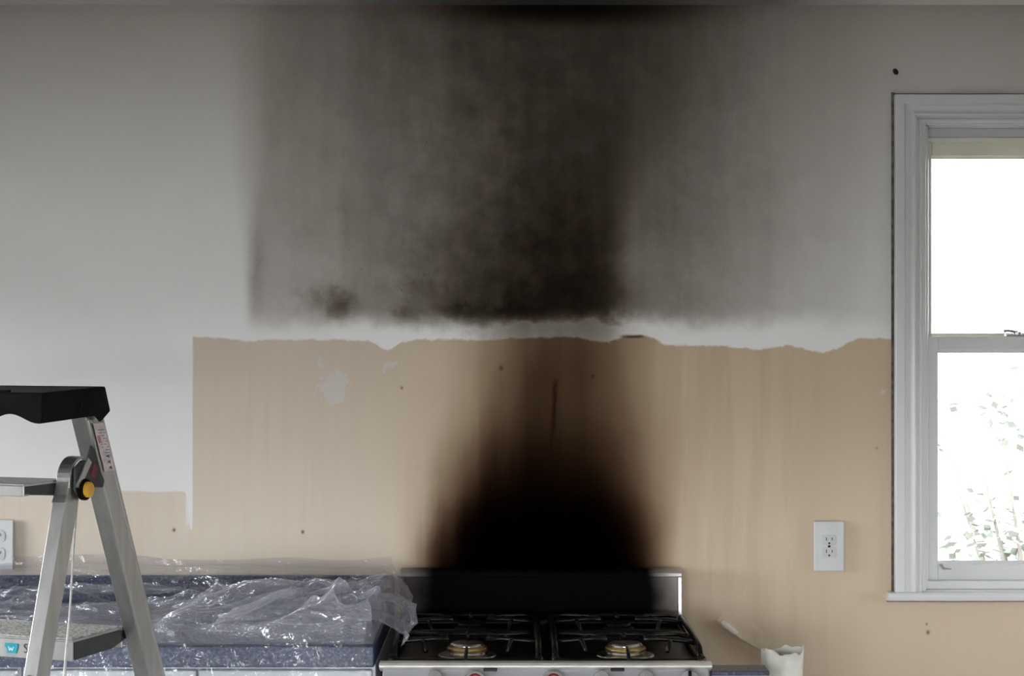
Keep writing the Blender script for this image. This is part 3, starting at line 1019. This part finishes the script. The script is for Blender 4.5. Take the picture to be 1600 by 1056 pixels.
def ladder():
    psi = R(20)
    O = Vector((-.6503, -1.40, 0))
    A = Vector((math.cos(psi), -math.sin(psi), 0))     # towards the ladder's right side
    F = Vector((-math.sin(psi), -math.cos(psi), 0))    # towards its climbing side
    Zv = Vector((0, 0, 1))
    T = thing('step_ladder', 'aluminium folding step ladder with a black plastic top cap', 'ladder', O + A * -.21)

    def P(a, f, z): return O + A * a + F * f + Zv * z
    FM = Matrix((A, F, Zv)).transposed().to_4x4()
    FM.translation = O                                    # local (lat, fwd, z) -> world
    LW = -.43                                             # left side of the ladder

    def rear(z): return -.040 - (1.42 - z) * .435         # centre line of the rear rail, forward coordinate
    def front(z): return .020 + (1.30 - z) * .305

    def rail(name, line, z0, z1, lat, side, w, d, lip):
        """C channel: web on the outside, flanges front and back turned inwards"""
        t = .0026
        i = -side
        sec = [(0, d / 2), (i * w, d / 2), (i * w, d / 2 - lip), (i * (w - t), d / 2 - lip), (i * (w - t), d / 2 - t), (i * t, d / 2 - t),
               (i * t, -d / 2 + t), (i * (w - t), -d / 2 + t), (i * (w - t), -d / 2 + lip), (i * w, -d / 2 + lip), (i * w, -d / 2), (0, -d / 2)]
        m = MB()
        m.prism([P(lat + a, line(z0) + f, z0) for a, f in sec], [P(lat + a, line(z1) + f, z1) for a, f in sec])
        return m.build(name, M_LAD, T, bevel=.0007)
    for lat, side in ((0, 1), (LW, -1)):
        rr = rail('rear_rail', rear, .022, 1.428, lat, side, .026, .050, .006)
        # raised beads along the web
        for df in (-.019, .019):
            q = []
            for z in (.03, 1.415):
                q.append([P(lat + side * a, rear(z) + df + b_, z) for a, b_ in ((-.0005, -.0035), (.0018, -.0022), (.0018, .0022), (-.0005, .0035))])
            MB().prism(q[0], q[1]).build('rail_bead', M_LAD, rr)
        fr = rail('front_leg', front, .022, 1.345, lat, side, .022, .036, .006)
        for nm, ln in (('foot', rear), ('foot', front)):
            m = MB()
            z0, z1 = 0, .06
            f0, f1 = ln(.02), ln(.06)
            a0, a1 = sorted((lat - side * .029, lat + side * .004))
            m.prism([P(a0, f0 - .03, z0), P(a1, f0 - .03, z0), P(a1, f0 + .03, z0), P(a0, f0 + .03, z0)], [P(a0, f1 - .029, z1), P(a1, f1 - .029, z1), P(a1, f1 + .029, z1), P(a0, f1 + .029, z1)])
            m.build(nm, M_CAPB, T, bevel=.003)
        # curved top of the front leg (bent strap) and hinge block
        s = MB()
        w0, w1 = sorted((lat - side * .022, lat + side * .001))
        arc = []
        for k in range(11):
            a = R(-8 + 108 * k / 10)
            arc.append((.0345 * math.cos(a) - .004, 1.322 + .040 * math.sin(a)))
        pts = [(front(1.295) + .0215, 1.295)] + arc
        inner = [(f - .004 * (1 if z < 1.335 else .6), z - (.004 if z > 1.335 else 0)) for f, z in pts]
        ring = pts + inner[::-1]
        s.prism([P(w0, f, z) for f, z in ring], [P(w1, f, z) for f, z in ring])
        s.build('leg_strap', M_LAD, fr, smooth=False, bevel=.0006)
        h = MB()
        hp = [(.022, 1.346), (.004, 1.356), (-.012, 1.356), (-.024, 1.378), (-.034, 1.370), (-.050, 1.335), (-.060, 1.322), (-.056, 1.311), (-.020, 1.314), (.010, 1.300), (.022, 1.312)]
        b0, b1 = sorted((lat - side * .012, lat - side * .002))
        b0, b1 = (lat + .0012, lat + .006) if side > 0 else (lat - .006, lat - .0012)
        h.prism([P(b0, f, z) for f, z in hp], [P(b1, f, z) for f, z in hp])
        h.build('hinge_plate', M_GREYP, fr, bevel=.002)
        # link bar with red mark
        b0, b1 = (b1, b1 + .004) if side > 0 else (b0 - .004, b0)
        lk = MB()
        lk.prism([P(b0, f, z) for f, z in ((.026, 1.318), (.014, 1.314), (-.018, 1.352), (-.008, 1.360))], [P(b1, f, z) for f, z in ((.026, 1.318), (.014, 1.314), (-.018, 1.352), (-.008, 1.360))])
        o = lk.build('link_bar', M_LAD, fr, bevel=.001)
        rd = MB()
        rd.prism([P(b0 - .001, f, z) for f, z in ((-.018, 1.332), (-.028, 1.350), (-.037, 1.344), (-.030, 1.326))], [P(b0 + .0015, f, z) for f, z in ((-.018, 1.332), (-.028, 1.350), (-.037, 1.344), (-.030, 1.326))])
        rd.build('warning_mark', mat('dark_red_mark', (.16, .02, .03), .5, nscale=40), fr)
        Mx = FM @ Matrix.Translation((b1 if side > 0 else b0, .002, 1.3125)) @ Matrix.Rotation(R(90 * side), 4, 'Y')
        bt = MB().lathe([(.0001, -.004), (.0165, -.004), (.0165, .002), (.0145, .004), (.0001, .004)], n=24, M=Mx).build('button_housing', M_CAPB, fr, bevel=.0006)
        MB().lathe([(.0001, .003), (.0120, .003), (.0115, .009), (.0095, .0105), (.0001, .011)], n=24, M=Mx).build('release_button', M_YEL, bt, smooth=False, bevel=.0006)
    # small rivets on the rear and front rails
    for z in (1.045, .80, .55, .30):
        for lat, side in ((0, 1), (LW, -1)):
            Mx = FM @ Matrix.Translation((lat - side * .011, front(z) + .018, z)) @ Matrix.Rotation(R(-90), 4, 'X')
            MB().lathe([(.0065, 0), (.006, .003), (.0035, .0045), (.0001, .005)], n=14, M=Mx).build('rivet', M_LAD, T, smooth=True)
    # top cap: tray with arched front, flared skirt
    cp = MB()
    zt, zb = 1.465, 1.418
    lat0, lat1 = LW - .012, .012
    f0, f1 = -.052, .117
    NX = 72
    front_edge, bot_edge = [], []
    mb = MB()
    # front skirt with arch cut-outs
    xs = [lat0 + (lat1 - lat0) * k / NX for k in range(NX + 1)]

    def zlow(a):
        q = min(abs(a - (lat1 - .054)), abs(a - (lat0 + .054)))
        if q > .048: return zb - .002
        return zb - .002 + .0135 * (0.5 + .5 * math.cos(q / .048 * math.pi))
    fl = .004
    ring_o = [P(a, f1, zt - .004) for a in xs] + [P(a + 0, f1 + fl, zlow(a)) for a in xs[::-1]]
    ring_i = [P(a, f1 - .005, zt - .004) for a in xs] + [P(a, f1 + fl - .005, zlow(a)) for a in xs[::-1]]
    mb.prism(ring_o, ring_i)
    sk = [(f1, zt - .004), (f0, zt + .001), (f0 - .015, zb + .010), (f0 + .012, zb - .006), (f0 + .026, zb + .004), (f1 + fl, zb - .002)]
    for a0, a1 in ((lat0, lat0 + .005), (lat1 - .005, lat1)):
        mb.prism([P(a0, f, z) for f, z in sk], [P(a1, f, z) for f, z in sk])
    rk = [(f0, zt + .001), (f0 - .015, zb + .010), (f0 - .010, zb + .010), (f0 + .005, zt + .001)]
    mb.prism([P(lat0, f, z) for f, z in rk], [P(lat1, f, z) for f, z in rk])
    tp = [(f1, zt - .005), (f0, zt), (f0, zt - .006), (f1, zt - .011)]
    mb.prism([P(lat0, f, z) for f, z in tp], [P(lat1, f, z) for f, z in tp])
    cap = mb.build('top_cap', M_CAPB, T, bevel=.0022)
    li = MB()
    lp = [(f1 - .002, zt - .004), (f1 - .010, zt - .0037), (f1 - .010, zt - .0005), (f1 - .002, zt - .001)]
    li.prism([P(lat0 + .004, f, z) for f, z in lp], [P(lat1 - .06, f, z) for f, z in lp])
    li.build('cap_lip', M_CAPB, cap, bevel=.001)
    for a in (lat1 - .0005,):
        Mx = FM @ Matrix.Translation((a, .02, 1.438)) @ Matrix.Rotation(R(90), 4, 'Y')
        MB().lathe([(.007, 0), (.007, .001), (.005, .0016), (.0001, .002)], n=16, M=Mx).build('cap_bolt', M_CAPB, cap, smooth=True)

    # fold-out tray at the top
    def tread(name, a0, a1, f0, f1, z, h, label=None, ribs=True, m=M_LAD):
        t = .003
        b = MB()
        b.box(a0, a1, f0, f1, z - t, z, FM)
        b.box(a0, a1, f1 - t, f1, z - h, z - t, FM)
        b.box(a0, a1, f0, f0 + t, z - h, z - t, FM)
        b.box(a0, a1, f1 - .014, f1 - t, z - h, z - h + t, FM)
        o = b.build(name, m, T, bevel=.0008)
        if ribs:
            k, n = 0, max(3, int((f1 - f0) / .012))
            for k in range(n):
                fc = f0 + (f1 - f0) * (k + .5) / n
                r = MB().box(a0 + .004, a1 - .004, fc - .0025, fc + .0025, z - .0005, z + .0022, FM).build('tread_rib', M_LADD, o)
        return o
    tr = tread('platform', LW + .025, -.0245, -.002, .110, 1.3275, .0185, ribs=False)
    for a in (LW + .026, -.0285):
        MB().prism([P(a, -.002, 1.323), P(a, .106, 1.323), P(a, .106, 1.311), P(a, -.002, 1.302)], [P(a + .0035, -.002, 1.323), P(a + .0035, .106, 1.323), P(a + .0035, .106, 1.311), P(a + .0035, -.002, 1.302)]).build('platform_bracket', M_GREYP, tr, bevel=.001)
    # steps
    for i, z in enumerate((1.080, .830, .580, .330)):
        fw0, fw1 = rear(z) + .022, min(front(z) - .02, rear(z) + .185) if i else -.0225
        s = tread('step', LW + .028, -.0275, fw0, fw1, z, .032)
        for a in (LW + .027, -.0285):
            m = MB()
            pr = [(fw0 - .012, z - .004), (fw1 - .004, z - .004), (fw1 - .004, z - .031), (fw0 + .03, z - .029), (fw0 - .012, z - .018)]
            m.prism([P(a - .001, f, q) for f, q in pr], [P(a + .002, f, q) for f, q in pr])
            m.build('step_bracket', M_GREYP, s, bevel=.0008)
            pv = MB()
            aa = 0 if a > -.2 else LW
            Mx = FM @ Matrix.Translation((aa - .028, fw0 - .006, z - .010)) @ Matrix.Rotation(R(90), 4, 'Y')
            pv.lathe([(.0001, -.004), (.009, -.004), (.009, .004), (.0001, .004)], n=14, M=Mx)
            pv.build('step_pivot', M_CAPB, s)
        if i == 0:
            # badge and lettering on the front of the top step
            ax = -.1365
            y = fw1 + .0004
            bd = MB()
            sh = [(-.011, .0065), (.0115, .0065), (.0125, .003), (.0085, -.0085), (-.0075, -.0085), (-.0080, -.001), (-.0115, .001)]
            zc = z - .0165
            bd.prism([P(ax + a, y, zc + q) for a, q in sh], [P(ax + a, y + .0012, zc + q) for a, q in sh])
            o = bd.build('badge', M_TEAL, s)
            o['label'] = 'teal badge with a small white letter mark'
            w = MB()
            wp = [(-.0045, .0015), (-.0022, -.0045), (0, .000), (.0022, -.0045), (.0045, .0015)]
            for p, q in zip(wp, wp[1:]): w.tube([P(ax + p[0], y + .0014, zc + p[1]), P(ax + q[0], y + .0014, zc + q[1])], .0008, 5)
            w.build('badge_letter', M_WHT, s)
            e = MB()
            sp = [(.0035, .0055), (.001, .0068), (-.002, .0058), (-.002, .0022), (.001, .0002), (.0035, -.002), (.0033, -.0052), (.0005, -.0066), (-.0025, -.0054)]
            e.tube([P(ax + .0255 + a, y + .0004, zc + q) for a, q in sp], .0007, 5)
            e.build('printed_letter', M_GREYP, s)
    # sticker on the rear rail
    def onweb(z, df): return P(.0020, rear(z) + df, z)
    n = Vector(A) * .0006
    st = MB()
    q = [onweb(1.410, .012), onweb(1.410, -.017), onweb(1.335, -.017), onweb(1.335, .012)]
    st.prism(q, [p + n for p in q])
    st.build('sticker', M_STICK, T)['label'] = 'faded pinkish warning sticker'
    ink = MB()
    rnd = random.Random(5)
    for k in range(10):
        z = 1.400 - k * .0045
        for c in range(4):
            if rnd.random() < .35: continue
            d0 = .004 - c * .005
            q = [onweb(z, d0) + n, onweb(z, d0 - .0035) + n, onweb(z - .0012, d0 - .0035) + n, onweb(z - .0012, d0) + n]
            ink.prism(q, [p + n * .5 for p in q])
    for z in (1.358, 1.349, 1.340):
        q = [onweb(z + .003, -.010) + n, onweb(z, -.001) + n, onweb(z - .003, -.010) + n]
        ink.prism(q, [p + n * .5 for p in q])
    ink.build('sticker_print', M_INK, T)
    rp = MB()
    q = [onweb(1.391, .010) + n * 1.2, onweb(1.391, .002) + n * 1.2, onweb(1.379, .002) + n * 1.2, onweb(1.379, .010) + n * 1.2]
    rp.prism(q, [p + n * .5 for p in q])
    rp.build('sticker_red_mark', M_REDI, T)
    # strap hanging between the legs
    sp = [P(-.012, -.012, 1.30), P(-.014, -.004, 1.22), P(-.015, .004, 1.13), P(-.016, .014, 1.06), P(-.014, .024, 1.00), P(-.012, .03, .90), P(-.010, .02, .80)]
    MB().tube(sp, [.0016, .0016, .0016, .002, .003, .003, .003], 8).build('strap', M_CORD, T, smooth=True)


ladder()

# ------------------------------------------------------------------ plastic sheeting
def vnoise(x, y, seed):
    xi, yi = np.floor(x).astype(np.int64), np.floor(y).astype(np.int64)
    fx, fy = x - xi, y - yi
    fx, fy = fx * fx * fx * (fx * (fx * 6 - 15) + 10), fy * fy * fy * (fy * (fy * 6 - 15) + 10)

    def h(a, b):
        n = (a * 374761393 + b * 668265263 + seed * 1442695041) & 0x7fffffff
        n = ((n ^ (n >> 13)) * 1274126177) & 0x7fffffff
        return ((n ^ (n >> 16)) & 0xffff) / 65535.0
    a, b, c, d = h(xi, yi), h(xi + 1, yi), h(xi, yi + 1), h(xi + 1, yi + 1)
    return a + (b - a) * fx + (c - a) * fy + (a - b - c + d) * fx * fy


def ridge(x, y, ang, sx, sy, seed):
    """long sharp creases running along direction ang"""
    c, s = math.cos(ang), math.sin(ang)
    u, v = (x * c + y * s) * sx, (-x * s + y * c) * sy
    v = v + .8 * vnoise(u * .7, v * .5, seed + 5)
    n = vnoise(u, v, seed)
    return (1 - np.abs(2 * n - 1)) ** 2.2


def plastic(name, milk, tint, gloss):
    m = bpy.data.materials.new(name)
    m.use_nodes = True
    nt = m.node_tree
    nt.nodes.clear()
    N = nt.nodes.new
    out = N('ShaderNodeOutputMaterial')
    tr = N('ShaderNodeBsdfTransparent')
    tr.inputs[0].default_value = (.96, .965, .98, 1)
    df = N('ShaderNodeBsdfDiffuse')
    df.inputs[0].default_value = (*tint, 1)
    tl = N('ShaderNodeBsdfTranslucent')
    tl.inputs[0].default_value = (*tint, 1)
    ad = N('ShaderNodeMixShader')
    ad.inputs[0].default_value = .4
    nt.links.new(df.outputs[0], ad.inputs[1])
    nt.links.new(tl.outputs[0], ad.inputs[2])
    m1 = N('ShaderNodeMixShader')
    lw = N('ShaderNodeLayerWeight')
    lw.inputs[0].default_value = .35
    f = E(nt, lw.outputs['Facing'])
    mk = (f * f * f * .34 + milk).min(.9)
    nt.links.new(mk.k, m1.inputs[0])
    nt.links.new(tr.outputs[0], m1.inputs[1])
    nt.links.new(ad.outputs[0], m1.inputs[2])
    gl = N('ShaderNodeBsdfGlossy')
    gl.inputs['Roughness'].default_value = .07
    nz = N('ShaderNodeTexNoise')
    nz.inputs['Scale'].default_value = 42
    nz.inputs['Detail'].default_value = 2
    nz.inputs['Distortion'].default_value = 1.2
    tcn = N('ShaderNodeTexCoord')
    nt.links.new(tcn.outputs['Object'], nz.inputs['Vector'])
    nw = N('ShaderNodeTexNoise')
    nw.inputs['Scale'].default_value = 13
    nw.inputs['Detail'].default_value = 1
    nw.inputs['Distortion'].default_value = .8
    nt.links.new(tcn.outputs['Object'], nw.inputs['Vector'])
    crk = (E(nt, nz.outputs[0]) - .5).abs() * .55 + (E(nt, nw.outputs[0]) - .5).abs() * 2.2
    nt.links.new(bump(nt, crk, .85, .02), gl.inputs['Normal'])
    fr = N('ShaderNodeFresnel')
    fr.inputs[0].default_value = 1.55
    fe = (E(nt, fr.outputs[0]) * gloss).min(.17)
    m2 = N('ShaderNodeMixShader')
    nt.links.new(fe.k, m2.inputs[0])
    nt.links.new(m1.outputs[0], m2.inputs[1])
    nt.links.new(gl.outputs[0], m2.inputs[2])
    nt.links.new(m2.outputs[0], out.inputs[0])
    return m


M_PL = plastic('clear_plastic_film', .08, (.64, .66, .80), 1.5)
M_PL2 = plastic('bunched_plastic_film', .27, (.68, .67, .77), 1.7)


def sheet_mesh(name, fn, nu, nv, m, parent):
    u, v = np.meshgrid(np.linspace(0, 1, nu), np.linspace(0, 1, nv), indexing='ij')
    P = fn(u, v)
    co = np.stack(P, -1).reshape(-1, 3)
    idx = np.arange(nu * nv).reshape(nu, nv)
    q = np.stack([idx[:-1, :-1], idx[1:, :-1], idx[1:, 1:], idx[:-1, 1:]], -1).reshape(-1, 4)
    me = bpy.data.meshes.new(name)
    me.from_pydata(co.tolist(), [], q.tolist())
    return link(name, me, m, parent, smooth=True)


def sheeting():
    T = thing('plastic_sheet', 'clear wrinkled plastic sheeting draped over the countertop', 'plastic sheet', (-.92, -.32, .956))
    # cross-section profile (y, z) along arc length, wall -> counter -> front drop
    prof = np.array([(-.010, 1.050), (-.014, 1.030), (-.040, 1.022), (-.055, 1.000), (-.075, .972), (-.13, .966), (-.40, .966), (-.62, .966), (-.650, .957), (-.656, .930), (-.660, .88), (-.662, .79)])
    seg = np.r_[0, np.cumsum(np.hypot(*np.diff(prof, axis=0).T))]
    seg /= seg[-1]

    def main(u, v):
        x = -1.60 + u * (1.60 - .270)
        s = v
        y = np.interp(s, seg, prof[:, 0])
        z = np.interp(s, seg, prof[:, 1])
        L = s * 1.02
        # normal weight: up on the counter, out on the front
        ny = np.interp(s, seg, [-.3, -.5, -.6, -.8, -.6, -.1, 0, -.05, -.6, -1, -1, -1])
        nz = np.interp(s, seg, [.1, .4, .8, .6, .8, 1, 1, 1, .6, .1, 0, 0])
        amp = np.interp(s, seg, [.2, .5, .5, .9, 1, 1, 1, .7, .5, .6, .7, .8])
        h = (.022 * ridge(x, L, .22, 1.8, 5, 1) + .026 * ridge(x, L, -.40, 2.4, 8.5, 2) + .022 * ridge(x, L, .55, 3.4, 10, 3)
             + .008 * ridge(x, L, -.15, 7, 17, 4) + .012 * ridge(x, L, .30, 3.0, 12, 6) ** 2 + .010 * ridge(x, L, -.8, 4.0, 13, 7) ** 2
             + .0016 * vnoise(x * 60, L * 60, 71))
        # heap of film near the range
        heap = np.exp(-((x + .42) / .16) ** 2) * np.exp(-((s - .52) / .16) ** 2) * .055 * (.4 + ridge(x, L, .6, 6, 12, 8) * .8)
        h = h * amp * .85 + heap
        # vertical pleats on the drop
        drop = np.clip((s - seg[8]) / (1 - seg[8]), 0, 1)
        h = h * (1 - .6 * drop) + drop * (.010 * ridge(x, L * .25, 1.57, 1.5, 26, 9) + .012 * ridge(x, L, 1.2, 4, 18, 12))
        lean = np.interp(s, seg, [0, 0, .2, .5, .9, 1, 1, .7, 0, 0, 0, 0])
        yy = y + ny * h - lean * 1.3 * (h - .012)
        zz = z + nz * h
        # upper edge lies unevenly against the wall
        top = np.clip(1 - s / .06, 0, 1)
        zz = zz + top * (.016 * vnoise(x * 3.1, 0 * x, 21) + .010 * vnoise(x * 8, 0 * x, 22) - .012)
        # right end bulges towards the range
        e = np.clip((u - .9) / .1, 0, 1)
        xx = x + e * (.006 * vnoise(L * 12, u * 3, 31) + .010 * np.sin(L * 21))
        yy = np.minimum(yy, -.0035)
        return xx, yy, zz
    sheet_mesh('film', main, 460, 260, M_PL, T)

    def fold(u, v):
        x = -1.58 + u * 1.29
        y = -.12 - v * .49 + .015 * np.sin(x * 4)
        z = .9565 + .003 + (.026 * ridge(x, y, .10, 1.4, 10, 41) + .016 * ridge(x, y, -.22, 2.5, 14, 42) + .005 * ridge(x, y, .7, 8, 18, 43)) * np.clip(np.minimum(v, 1 - v) * 9, 0, 1)
        return x, y - 1.2 * (z - .965), z
    o = sheet_mesh('folded_layer', fold, 300, 120, M_PL2, T)
    o['label'] = 'milky bunched layer of film under the top sheet'

    # heap of loosely gathered film near the range
    def heap_fn(u, v):
        x = -.74 + u * .475
        y = -.16 - v * .49
        base = np.clip(np.minimum(np.minimum(u * 4, (1 - u) * 14), np.minimum(v, 1 - v) * 6), 0, 1)
        base = base * base * (3 - 2 * base)
        fan = np.arctan2(y + .30, x + .34)
        rad = np.hypot(x + .34, y + .30)
        f = ridge(fan * 1.3, rad, 0, 3.0, 2.0, 61) * np.clip(rad * 6, 0, 1)
        h = .022 + .045 * f + .040 * ridge(x, y, -.5, 4, 8, 62) + .028 * ridge(x, y, .7, 6, 11, 63)
        h = h * base * (.55 + .6 * u)
        return x + .35 * h * u, y - 1.1 * h * base, .9600 + h
    o = sheet_mesh('crumpled_heap', heap_fn, 240, 200, M_PL2, T)
    o['label'] = 'crumpled heap of film beside the range'

    # right end: gathered film turned over the edge of the counter towards the range
    def gather(u, v):
        y = -.098 - u * .547
        a = v
        prof2 = np.array([(-.37, .975), (-.31, .995), (-.262, .998), (-.232, .982), (-.220, .964), (-.222, .9525)])
        sg = np.linspace(0, 1, 6)
        x = np.interp(a, sg, prof2[:, 0])
        z = np.interp(a, sg, prof2[:, 1])
        h = .040 * ridge(y, a * .2, .5, 5, 8, 51) + .030 * ridge(y, a * .2, -.7, 8, 12, 52) + .010 * ridge(y, a * .2, 1.2, 16, 24, 53)
        w = np.clip(a * 3, 0, 1)
        nx = np.interp(a, sg, [0, .1, .5, .9, .8, .6])
        nzz = np.interp(a, sg, [.3, .8, .8, .4, .1, 0])
        back = np.clip((u - .05) / .4, .25, 1)
        return x + nx * h * w * .7 * back, y, z + nzz * h * w * .8 + .015 * (1 - back)
    o = sheet_mesh('gathered_end', gather, 220, 90, M_PL2, T)
    o['label'] = 'gathered end of the film bulging towards the range'


sheeting()
